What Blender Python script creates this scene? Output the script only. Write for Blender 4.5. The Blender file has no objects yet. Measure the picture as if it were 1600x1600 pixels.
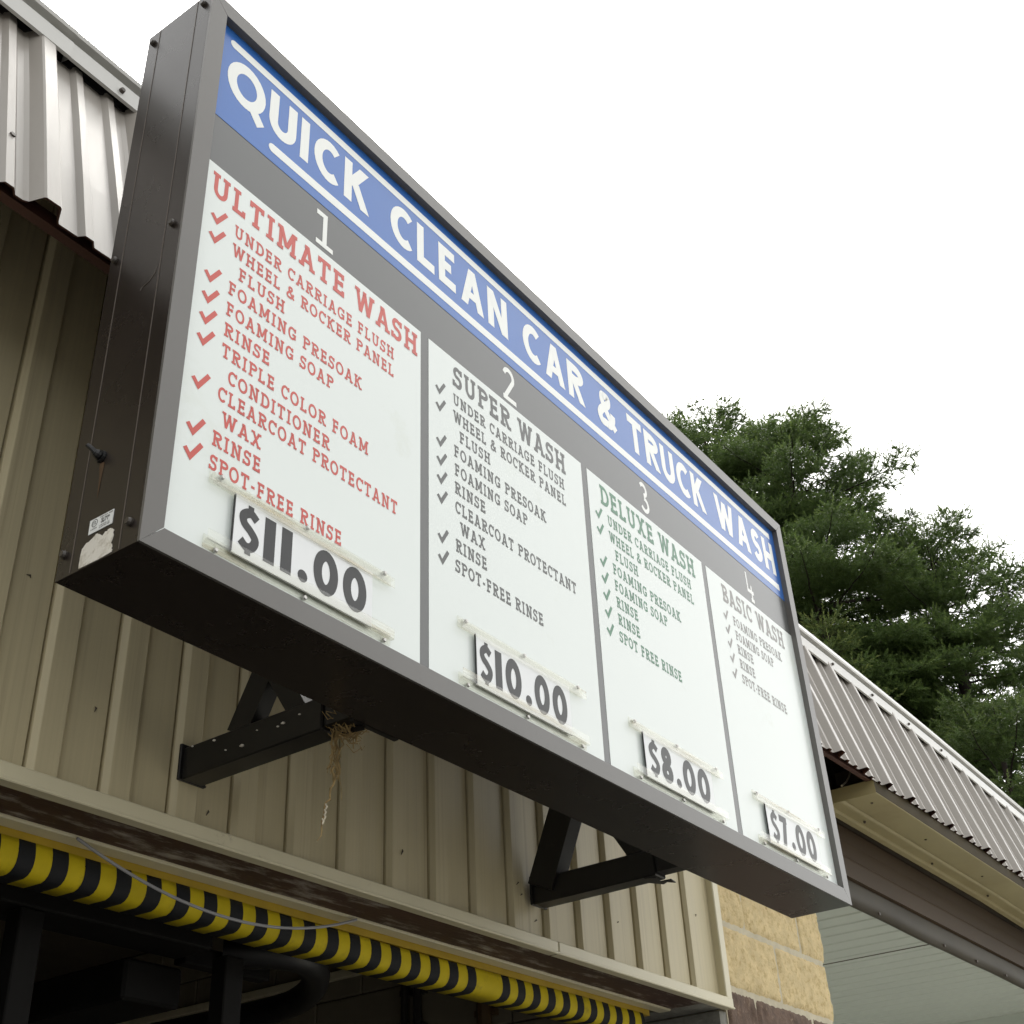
import bpy, math, random
import numpy as np
from mathutils import Vector, Matrix

scene = bpy.context.scene
# ------------------------------------------------------------------ units
# Measured units: the sign is 3.6 wide; one unit is S metres (an 8 by 4 ft sign).
S = 0.6778
GZ = -3.71                                   # ground level in measured units


def W(p):
    return (p[0] * S, p[1] * S, (p[2] - GZ) * S)


# ------------------------------------------------------------------ camera
cam_d = bpy.data.cameras.new("camera")
cam = bpy.data.objects.new("camera", cam_d)
scene.collection.objects.link(cam)
RIGHT = Vector((0.5825857, -0.81148589, -0.045657))
FWD = Vector((0.69603691, 0.46911936, 0.54356199))
UP = RIGHT.cross(FWD)
cam.matrix_world = Matrix((
    (RIGHT.x, UP.x, -FWD.x, -1.3362 * S),
    (RIGHT.y, UP.y, -FWD.y, -1.8022 * S),
    (RIGHT.z, UP.z, -FWD.z, (-1.35 - GZ) * S),
    (0, 0, 0, 1)))
cam_d.sensor_width = 36.0
cam_d.lens = 36.0 * 1966.9 / 1600.0
cam_d.clip_start = 0.02
cam_d.clip_end = 2000
scene.camera = cam

# ------------------------------------------------------------------ sky and sun
SUN_EL, SUN_AZ = 62.0, 60.0                 # azimuth clockwise from +Y
world = bpy.data.worlds.new("World")
scene.world = world
world.use_nodes = True
nt = world.node_tree
nt.nodes.clear()
sky = nt.nodes.new("ShaderNodeTexSky")
sky.sky_type = 'NISHITA'
sky.sun_disc = False
sky.sun_elevation = math.radians(SUN_EL)
sky.sun_rotation = math.radians(SUN_AZ)
sky.dust_density = 4.0
sky.air_density = 1.0
sky.ozone_density = 1.0
hs = nt.nodes.new("ShaderNodeHueSaturation")
hs.inputs['Saturation'].default_value = 0.10
hs.inputs['Value'].default_value = 1.0
tint = nt.nodes.new("ShaderNodeMixRGB")
tint.blend_type = 'MULTIPLY'
tint.inputs[0].default_value = 1.0
tint.inputs[2].default_value = (1.0, 0.99, 0.95, 1)
bg = nt.nodes.new("ShaderNodeBackground")
bg.inputs['Strength'].default_value = 0.15
wo = nt.nodes.new("ShaderNodeOutputWorld")
nt.links.new(sky.outputs[0], hs.inputs['Color'])
nt.links.new(hs.outputs[0], tint.inputs[1])
nt.links.new(tint.outputs[0], bg.inputs['Color'])
nt.links.new(bg.outputs[0], wo.inputs['Surface'])

sun_d = bpy.data.lights.new("sun", 'SUN')
sun_d.energy = 0.5
sun_d.angle = math.radians(30)
sun_d.color = (1.0, 0.96, 0.88)
sun = bpy.data.objects.new("sun", sun_d)
scene.collection.objects.link(sun)
el, az = math.radians(SUN_EL), math.radians(SUN_AZ)
sd = Vector((math.sin(az) * math.cos(el), math.cos(az) * math.cos(el), math.sin(el)))
sun.rotation_euler = sd.to_track_quat('Z', 'Y').to_euler()

scene.view_settings.view_transform = 'Standard'
scene.view_settings.look = 'None'
scene.view_settings.exposure = 1.6
scene.view_settings.gamma = 1.0
scene.view_settings.use_curve_mapping = False

# ------------------------------------------------------------------ helpers
COL = scene.collection


def tag(o, label=None, cat=None, group=None, kind=None):
    if label: o['label'] = label
    if cat: o['category'] = cat
    if group: o['group'] = group
    if kind: o['kind'] = kind
    return o


def thing(name, label, cat, loc, group=None):
    """loc in measured units; the Empty at a thing's base."""
    o = bpy.data.objects.new(name, None)
    o.empty_display_size = 0.1
    COL.objects.link(o)
    o.location = W(loc)
    o['origin'] = list(W(loc))
    return tag(o, label, cat, group)


def copy_tree(o, parent=None):
    c = o.copy()
    COL.objects.link(c)
    if parent: c.parent = parent
    for ch in list(o.children):
        copy_tree(ch, c)
    return c


class MB:
    """collects shapes in measured units, builds ONE mesh object"""

    def __init__(s):
        s.v, s.f, s.m = [], [], []

    def face(s, pts, m=0):
        n = len(s.v)
        s.v += [tuple(p) for p in pts]
        s.f.append(tuple(range(n, n + len(pts))))
        s.m.append(m)

    def grid(s, rows, m=0, close=False):
        """rows of points -> quads"""
        n = len(s.v)
        k = len(rows[0])
        for r in rows: s.v += [tuple(p) for p in r]
        for i in range(len(rows) - 1):
            for j in range(k if close else k - 1):
                a = n + i * k + j
                b = n + i * k + (j + 1) % k
                s.f.append((a, b, b + k, a + k))
                s.m.append(m)

    def box(s, a, b, m=0, bev=0.0):
        x0, y0, z0 = a
        x1, y1, z1 = b
        if bev <= 0:
            n = len(s.v)
            s.v += [(x0, y0, z0), (x1, y0, z0), (x1, y1, z0), (x0, y1, z0), (x0, y0, z1), (x1, y0, z1), (x1, y1, z1), (x0, y1, z1)]
            for q in ((3, 2, 1, 0), (4, 5, 6, 7), (0, 1, 5, 4), (1, 2, 6, 5), (2, 3, 7, 6), (3, 0, 4, 7)):
                s.f.append(tuple(n + i for i in q))
                s.m.append(m)
            return
        c = ((x0 + x1) / 2, (y0 + y1) / 2, (z0 + z1) / 2)
        h = ((x1 - x0) / 2, (y1 - y0) / 2, (z1 - z0) / 2)
        n = len(s.v)
        idx = {}
        for sx in (-1, 1):
            for sy in (-1, 1):
                for sz in (-1, 1):
                    for ax in range(3):
                        d = [h[0] - bev, h[1] - bev, h[2] - bev]
                        d[ax] = h[ax]
                        idx[(sx, sy, sz, ax)] = len(s.v)
                        s.v.append((c[0] + sx * d[0], c[1] + sy * d[1], c[2] + sz * d[2]))
        def q(*k):
            s.f.append(tuple(idx[i] for i in k)); s.m.append(m)
        for ax in range(3):
            o = [i for i in range(3) if i != ax]
            for sg in (-1, 1):
                ks = []
                for u, w in ((-1, -1), (1, -1), (1, 1), (-1, 1)):
                    t = [0, 0, 0]; t[ax] = sg; t[o[0]] = u; t[o[1]] = w
                    ks.append((*t, ax))
                q(*ks)
        for ax in range(3):                       # edges along ax
            o = [i for i in range(3) if i != ax]
            for u in (-1, 1):
                for w in (-1, 1):
                    a1 = [0, 0, 0]; a2 = [0, 0, 0]
                    a1[ax] = -1; a2[ax] = 1
                    for t in (a1, a2):
                        t[o[0]] = u; t[o[1]] = w
                    q((*a1, o[0]), (*a2, o[0]), (*a2, o[1]), (*a1, o[1]))
        for sx in (-1, 1):
            for sy in (-1, 1):
                for sz in (-1, 1):
                    q((sx, sy, sz, 0), (sx, sy, sz, 1), (sx, sy, sz, 2))

    def bar(s, p, q, w, h, up=(0, 0, 1), m=0):
        """rectangular bar from p to q, w across, h along up"""
        p, q = Vector(p), Vector(q)
        d = (q - p).normalized()
        u = Vector(up)
        r = d.cross(u).normalized()
        u = r.cross(d)
        rows = []
        for c in (p, q):
            rows.append([c + r * (sx * w / 2) + u * (sy * h / 2) for sx, sy in ((-1, -1), (1, -1), (1, 1), (-1, 1))])
        s.grid(rows, m, close=True)
        s.face(rows[0][::-1], m)
        s.face(rows[1], m)

    def tube(s, pts, r, n=8, m=0, cap=True):
        pts = [Vector(p) for p in pts]
        rs = r if isinstance(r, (list, tuple)) else [r] * len(pts)
        prev = None
        rows = []
        for i, p in enumerate(pts):
            d = (pts[min(i + 1, len(pts) - 1)] - pts[max(i - 1, 0)]).normalized()
            if prev is None:
                a = Vector((0, 0, 1)) if abs(d.z) < .9 else Vector((1, 0, 0))
                u = d.cross(a).normalized()
            else:
                u = (prev - d * prev.dot(d)).normalized()
            prev = u
            v = d.cross(u)
            rows.append([p + (u * math.cos(t) + v * math.sin(t)) * rs[i] for t in (2 * math.pi * k / n for k in range(n))])
        s.grid(rows, m, close=True)
        if cap:
            s.face(rows[0][::-1], m)
            s.face(rows[-1], m)

    def disc(s, c, axis, r, h, n=10, m=0, dome=0.6):
        """screw head: short domed cylinder from c along axis"""
        c, a = Vector(c), Vector(axis).normalized()
        t = Vector((0, 0, 1)) if abs(a.z) < .9 else Vector((1, 0, 0))
        u = a.cross(t).normalized()
        v = a.cross(u)
        rows = [[c + a * hh + (u * math.cos(2 * math.pi * k / n) + v * math.sin(2 * math.pi * k / n)) * rr for k in range(n)]
                for hh, rr in ((0, r), (h * .5, r), (h, r * dome))]
        s.grid(rows, m, close=True)
        s.face(rows[-1], m)

    def build(s, name, mats, parent=None, label=None, smooth=False, bevel=0.0, kind=None):
        me = bpy.data.meshes.new(name)
        base = (0, 0, 0)
        r = parent
        while r is not None and r.parent is not None: r = r.parent
        if r is not None: base = tuple(r['origin'])
        vv = [(x * S - base[0], y * S - base[1], (z - GZ) * S - base[2]) for x, y, z in s.v]
        me.from_pydata(vv, [], s.f)
        if not isinstance(mats, (list, tuple)): mats = [mats]
        for m in mats: me.materials.append(m)
        me.polygons.foreach_set('material_index', s.m)
        if smooth: me.polygons.foreach_set('use_smooth', [True] * len(s.f))
        me.update()
        o = bpy.data.objects.new(name, me)
        COL.objects.link(o)
        if parent: o.parent = parent
        if bevel:
            md = o.modifiers.new("bevel", 'BEVEL')
            md.width = bevel * S
            md.segments = 2
            md.limit_method = 'ANGLE'
        if label: o['label'] = label
        if kind: o['kind'] = kind
        return o


# ------------------------------------------------------------------ materials
def mat(name, col, rough=0.5, metal=0.0, spec=0.5, var=0.0, scale=6.0, bump=0.0, bscale=40.0, streak=0.0, dirt=None, dirt_scale=3.0,
        dirt_lo=0.55, dirt_hi=0.75, stretch=(1, 1, 1), rvar=0.0, coat=0.0, trans=0.0, ior=1.5):
    m = bpy.data.materials.new(name)
    m.use_nodes = True
    t = m.node_tree
    L = t.links.new
    b = t.nodes['Principled BSDF']
    b.inputs['Base Color'].default_value = (*col, 1)
    b.inputs['Roughness'].default_value = rough
    b.inputs['Metallic'].default_value = metal
    b.inputs['Specular IOR Level'].default_value = spec
    b.inputs['IOR'].default_value = ior
    if coat: b.inputs['Coat Weight'].default_value = coat
    if trans: b.inputs['Transmission Weight'].default_value = trans
    tc = t.nodes.new('ShaderNodeTexCoord')
    mp = t.nodes.new('ShaderNodeMapping')
    mp.inputs['Scale'].default_value = stretch
    L(tc.outputs['Object'], mp.inputs[0])
    colsock = None
    if var > 0:
        n = t.nodes.new('ShaderNodeTexNoise')
        n.inputs['Scale'].default_value = scale
        n.inputs['Detail'].default_value = 6
        n.inputs['Roughness'].default_value = .62
        L(mp.outputs[0], n.inputs['Vector'])
        r = t.nodes.new('ShaderNodeMapRange')
        r.inputs[1].default_value = .3
        r.inputs[2].default_value = .7
        r.inputs[3].default_value = 1 - var
        r.inputs[4].default_value = 1 + var
        L(n.outputs[0], r.inputs[0])
        mx = t.nodes.new('ShaderNodeVectorMath')
        mx.operation = 'SCALE'
        mx.inputs[0].default_value = col
        L(r.outputs[0], mx.inputs['Scale'])
        colsock = mx.outputs[0]
        if rvar:
            rr = t.nodes.new('ShaderNodeMapRange')
            rr.inputs[1].default_value = .3
            rr.inputs[2].default_value = .7
            rr.inputs[3].default_value = max(0.02, rough - rvar)
            rr.inputs[4].default_value = rough + rvar
            L(n.outputs[0], rr.inputs[0])
            L(rr.outputs[0], b.inputs['Roughness'])
    if dirt is not None:
        n2 = t.nodes.new('ShaderNodeTexNoise')
        n2.inputs['Scale'].default_value = dirt_scale
        n2.inputs['Detail'].default_value = 8
        n2.inputs['Roughness'].default_value = .7
        L(mp.outputs[0], n2.inputs['Vector'])
        r2 = t.nodes.new('ShaderNodeMapRange')
        r2.inputs[1].default_value = dirt_lo
        r2.inputs[2].default_value = dirt_hi
        L(n2.outputs[0], r2.inputs[0])
        mix = t.nodes.new('ShaderNodeMixRGB')
        mix.inputs[1].default_value = (*col, 1)
        mix.inputs[2].default_value = (*dirt, 1)
        L(r2.outputs[0], mix.inputs[0])
        if colsock is not None: L(colsock, mix.inputs[1])
        colsock = mix.outputs[0]
    if colsock is not None: L(colsock, b.inputs['Base Color'])
    if bump > 0:
        n3 = t.nodes.new('ShaderNodeTexNoise')
        n3.inputs['Scale'].default_value = bscale
        n3.inputs['Detail'].default_value = 5
        L(mp.outputs[0], n3.inputs['Vector'])
        bp = t.nodes.new('ShaderNodeBump')
        bp.inputs['Strength'].default_value = bump
        bp.inputs['Distance'].default_value = .004
        L(n3.outputs[0], bp.inputs['Height'])
        L(bp.outputs[0], b.inputs['Normal'])
    return m


M = {}
M['bronze'] = mat('dark_bronze_paint', (.024, .0185, .0155), rough=.27, spec=.45, var=.12, scale=3, bump=.05, bscale=2.5, dirt=(.09, .08, .07), dirt_scale=9, dirt_lo=.72, dirt_hi=.95, rvar=.03)
M['frame'] = mat('grey_frame_paint', (.118, .112, .104), rough=.34, spec=.5, var=.05, scale=4, dirt=(.10, .09, .08), dirt_scale=14, dirt_lo=.62, dirt_hi=.85)
M['panel_grey'] = mat('grey_vinyl', (.098, .101, .100), rough=.24, spec=.55, var=.05, scale=2)
M['blue'] = mat('blue_vinyl', (.032, .140, .47), rough=.24, spec=.5, var=.04, scale=2)
M['white'] = mat('white_acrylic', (.765, .815, .795), rough=.22, spec=.5, var=.015, scale=1.5, dirt=(.62, .66, .58), dirt_scale=5, dirt_lo=.6, dirt_hi=.95)
M['letter_white'] = mat('white_lettering', (.84, .86, .83), rough=.25)
M['letter_red'] = mat('red_lettering', (.56, .070, .050), rough=.28, var=.05, scale=8)
M['letter_dark'] = mat('charcoal_lettering', (.075, .078, .075), rough=.28, var=.05, scale=8)
M['letter_green'] = mat('green_lettering', (.030, .175, .085), rough=.28, var=.05, scale=8)
M['letter_taupe'] = mat('taupe_lettering', (.20, .19, .175), rough=.28, var=.05, scale=8)
M['letter_black'] = mat('black_lettering', (.020, .021, .022), rough=.34, spec=.4)
M['card'] = mat('white_card', (.78, .80, .81), rough=.3, var=.015, scale=3)
M['black'] = mat('black_edge', (.010, .010, .011), rough=.4)
def clear_plastic(name):
    m = bpy.data.materials.new(name)
    m.use_nodes = True
    t = m.node_tree
    b = t.nodes['Principled BSDF']
    b.inputs['Base Color'].default_value = (.62, .54, .36, 1)
    b.inputs['Roughness'].default_value = .2
    tr = t.nodes.new('ShaderNodeBsdfTransparent')
    tr.inputs['Color'].default_value = (.975, .975, .955, 1)
    gl = t.nodes.new('ShaderNodeBsdfGlossy')
    gl.inputs['Roughness'].default_value = .05
    lw = t.nodes.new('ShaderNodeLayerWeight')
    lw.inputs['Blend'].default_value = .5
    pw = t.nodes.new('ShaderNodeMath')
    pw.operation = 'POWER'
    pw.inputs[1].default_value = 4.0
    t.links.new(lw.outputs['Facing'], pw.inputs[0])
    fr_ = t.nodes.new('ShaderNodeMath')
    fr_.operation = 'MULTIPLY_ADD'
    fr_.inputs[1].default_value = .55
    fr_.inputs[2].default_value = .04
    t.links.new(pw.outputs[0], fr_.inputs[0])
    m1 = t.nodes.new('ShaderNodeMixShader')
    t.links.new(fr_.outputs[0], m1.inputs[0])
    t.links.new(tr.outputs[0], m1.inputs[1])
    t.links.new(gl.outputs[0], m1.inputs[2])
    tc = t.nodes.new('ShaderNodeTexCoord')
    mp = t.nodes.new('ShaderNodeMapping')
    mp.inputs['Scale'].default_value = (3.5, 40, 70)
    n = t.nodes.new('ShaderNodeTexNoise')
    n.inputs['Scale'].default_value = 1.0
    n.inputs['Detail'].default_value = 6
    r = t.nodes.new('ShaderNodeMapRange')
    r.inputs[1].default_value = .55
    r.inputs[2].default_value = .74
    r.inputs[3].default_value = .0
    r.inputs[4].default_value = .42
    t.links.new(tc.outputs['Object'], mp.inputs[0])
    t.links.new(mp.outputs[0], n.inputs['Vector'])
    t.links.new(n.outputs[0], r.inputs[0])
    m2 = t.nodes.new('ShaderNodeMixShader')
    t.links.new(r.outputs[0], m2.inputs[0])
    t.links.new(m1.outputs[0], m2.inputs[1])
    t.links.new(b.outputs[0], m2.inputs[2])
    t.links.new(m2.outputs[0], t.nodes['Material Output'].inputs['Surface'])
    return m


M['acrylic'] = clear_plastic('clear_acrylic')
M['steel'] = mat('zinc_screw', (.45, .44, .42), rough=.35, metal=1.0)
M['dark_screw'] = mat('brown_painted_screw', (.05, .042, .036), rough=.35, spec=.6)
M['rust_screw'] = mat('weathered_screw', (.07, .055, .045), rough=.5, var=.3, scale=60)
M['sticker'] = mat('white_sticker', (.78, .80, .80), rough=.35)
M['torn'] = mat('torn_sticker_backing', (.72, .69, .62), rough=.8, var=.06, scale=14, dirt=(.30, .25, .17), dirt_scale=22, dirt_lo=.50, dirt_hi=.70)
M['seam'] = mat('scuffed_seam', (.12, .10, .085), rough=.45)
M['siding'] = mat('tan_siding', (.55, .485, .315), rough=.48, spec=.4, var=.05, scale=2.0, bump=.06, bscale=9, stretch=(60, 1, .6), dirt=(.34, .28, .18), dirt_scale=.9, dirt_lo=.55, dirt_hi=.85)
M['trim'] = mat('cream_trim', (.63, .58, .41), rough=.4, var=.05, scale=3, dirt=(.24, .20, .13), dirt_scale=20, dirt_lo=.66, dirt_hi=.85)
M['plank'] = mat('weathered_brown_header', (.060, .028, .018), rough=.6, var=.3, scale=3, stretch=(1, 4, 1), dirt=(.42, .38, .33), dirt_scale=6.5, dirt_lo=.52, dirt_hi=.70, bump=.3, bscale=30)
M['yellow'] = mat('yellow_vinyl', (.55, .43, .010), rough=.62, spec=.2, var=.12, scale=12, dirt=(.22, .17, .02), dirt_scale=18, dirt_lo=.55, dirt_hi=.8, bump=.1, bscale=60)
M['orange'] = mat('amber_painted_board', (.46, .31, .020), rough=.5, var=.15, scale=8)
M['stripe_black'] = mat('black_vinyl', (.014, .015, .017), rough=.65, spec=.2, bump=.1, bscale=60)
M['black_steel'] = mat('black_painted_steel', (.012, .011, .010), rough=.38, spec=.4, var=.2, scale=8, dirt=(.05, .04, .03), dirt_scale=14, dirt_lo=.6, dirt_hi=.85)
M['matte_black'] = mat('matte_black_steel', (.007, .0065, .006), rough=.65, spec=.15, var=.3, scale=8)
M['rubber'] = mat('black_rubber', (.006, .006, .007), rough=.45)
M['roof'] = mat('taupe_roof_metal', (.34, .315, .285), rough=.30, spec=.5, var=.05, scale=3, dirt=(.26, .23, .20), dirt_scale=2, dirt_lo=.55, dirt_hi=.8, stretch=(5, 1, .6))
M['roof_back'] = mat('red_brown_primer', (.075, .030, .022), rough=.6, var=.15, scale=5)
M['cap'] = mat('pale_roof_trim', (.56, .555, .53), rough=.3, spec=.5, var=.03, scale=4)
M['brown_metal'] = mat('brown_metal', (.056, .037, .021), rough=.6, spec=.15, var=.10, scale=3, dirt=(.13, .10, .07), dirt_scale=5, dirt_lo=.6, dirt_hi=.85, stretch=(.4, 1, 1))
M['flashing'] = mat('olive_brown_flashing', (.050, .042, .028), rough=.55, spec=.18, var=.12, scale=4, bump=.1, bscale=1.2)
M['soffit'] = mat('beige_soffit', (.38, .33, .175), rough=.42, var=.05, scale=2, dirt=(.30, .23, .11), dirt_scale=2.5, dirt_lo=.5, dirt_hi=.85)
M['ceiling'] = mat('pale_ceiling_panel', (.56, .60, .55), rough=.4, var=.03, scale=2)
M['concrete'] = mat('worn_asphalt', (.085, .082, .074), rough=.85, var=.12, scale=1.2, bump=.2, bscale=20)
M['pad'] = mat('pale_bounce_concrete', (.50, .48, .43), rough=.85, var=.12, scale=1.2, bump=.2, bscale=20)
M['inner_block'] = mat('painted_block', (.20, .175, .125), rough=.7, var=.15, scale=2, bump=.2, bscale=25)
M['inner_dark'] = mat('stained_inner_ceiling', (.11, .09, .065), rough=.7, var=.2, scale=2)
M['stucco'] = mat('grey_stucco', (.24, .235, .21), rough=.85, var=.2, scale=40, bump=.8, bscale=60)
M['block_tan'] = mat('tan_split_block', (.62, .495, .27), rough=.88, var=.14, scale=20, dirt=(.42, .30, .125), dirt_scale=48, dirt_lo=.50, dirt_hi=.68, bump=.8, bscale=110)
M['block_brown'] = mat('brown_split_block', (.13, .085, .062), rough=.9, var=.28, scale=30, dirt=(.30, .22, .15), dirt_scale=60, dirt_lo=.58, dirt_hi=.7, bump=1.0, bscale=60)
M['mortar'] = mat('pale_mortar', (.52, .47, .35), rough=.9, var=.12, scale=20, bump=.4, bscale=60)
M['wire'] = mat('grey_wire', (.30, .30, .31), rough=.5)
M['wire_pale'] = mat('pale_wire', (.50, .45, .36), rough=.5)
M['straw'] = mat('dry_straw', (.30, .21, .09), rough=.85, var=.4, scale=80)
M['fluff'] = mat('pale_thread', (.62, .56, .44), rough=.9, var=.2, scale=90)
M['conduit'] = mat('dark_conduit', (.03, .028, .025), rough=.35, var=.2, scale=8)
M['copper'] = mat('brown_pipe', (.11, .07, .035), rough=.4, var=.2, scale=8)
M['bark'] = mat('spruce_bark', (.030, .022, .016), rough=.9, var=.3, scale=8, bump=.5, bscale=30)


def foliage(name, col, tip):
    m = bpy.data.materials.new(name)
    m.use_nodes = True
    t = m.node_tree
    b = t.nodes['Principled BSDF']
    b.inputs['Roughness'].default_value = .55
    b.inputs['Specular IOR Level'].default_value = .3
    a = t.nodes.new('ShaderNodeAttribute')
    a.attribute_name = 'tip'
    mix = t.nodes.new('ShaderNodeMixRGB')
    mix.inputs[1].default_value = (*col, 1)
    mix.inputs[2].default_value = (*tip, 1)
    t.links.new(a.outputs['Fac'], mix.inputs[0])
    t.links.new(mix.outputs[0], b.inputs['Base Color'])
    tr = t.nodes.new('ShaderNodeBsdfTranslucent')
    t.links.new(mix.outputs[0], tr.inputs['Color'])
    ms = t.nodes.new('ShaderNodeMixShader')
    ms.inputs[0].default_value = .35
    t.links.new(b.outputs[0], ms.inputs[1])
    t.links.new(tr.outputs[0], ms.inputs[2])
    t.links.new(ms.outputs[0], t.nodes['Material Output'].inputs['Surface'])
    return m


M['needles'] = foliage('spruce_needles', (.080, .132, .034), (.20, .265, .070))
M['needles_young'] = foliage('young_spruce_needles', (.070, .115, .030), (.21, .25, .07))


# ------------------------------------------------------------------ lettering (stroke alphabet drawn here)
def arc(cx, cy, rx, ry, a0, a1, n=12):
    return [(cx + rx * math.cos(math.radians(a0 + (a1 - a0) * i / n)), cy + ry * math.sin(math.radians(a0 + (a1 - a0) * i / n))) for i in range(n + 1)]


def catmull(P, n=6):
    out = []
    for i in range(len(P) - 1):
        p0, p1, p2, p3 = P[max(i - 1, 0)], P[i], P[i + 1], P[min(i + 2, len(P) - 1)]
        for k in range(n):
            t = k / n
            out.append(tuple(.5 * ((2 * p1[j]) + (-p0[j] + p2[j]) * t + (2 * p0[j] - 5 * p1[j] + 4 * p2[j] - p3[j]) * t * t + (-p0[j] + 3 * p1[j] - 3 * p2[j] + p3[j]) * t ** 3) for j in range(len(P[0]))))
    out.append(tuple(P[-1]))
    return out


def stroke_poly(pts, w, closed=False):
    """strip of quads along a polyline with mitred joins"""
    n = len(pts)
    L, R = [], []
    h = w / 2
    for i in range(n):
        if closed:
            a, c = pts[(i - 1) % n], pts[(i + 1) % n]
        else:
            a, c = pts[max(i - 1, 0)], pts[min(i + 1, n - 1)]
        b = pts[i]
        d1 = (b[0] - a[0], b[1] - a[1])
        d2 = (c[0] - b[0], c[1] - b[1])
        if not closed and i == 0: d1 = d2
        if not closed and i == n - 1: d2 = d1
        l1, l2 = math.hypot(*d1) or 1, math.hypot(*d2) or 1
        n1 = (-d1[1] / l1, d1[0] / l1)
        n2 = (-d2[1] / l2, d2[0] / l2)
        mx, my = n1[0] + n2[0], n1[1] + n2[1]
        ml = math.hypot(mx, my) or 1
        mx, my = mx / ml, my / ml
        k = h / max(.35, mx * n1[0] + my * n1[1])
        L.append((b[0] + mx * k, b[1] + my * k))
        R.append((b[0] - mx * k, b[1] - my * k))
    q = []
    rng = range(n) if closed else range(n - 1)
    for i in rng:
        j = (i + 1) % n
        q.append((R[i], R[j], L[j], L[i]))
    return q


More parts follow.
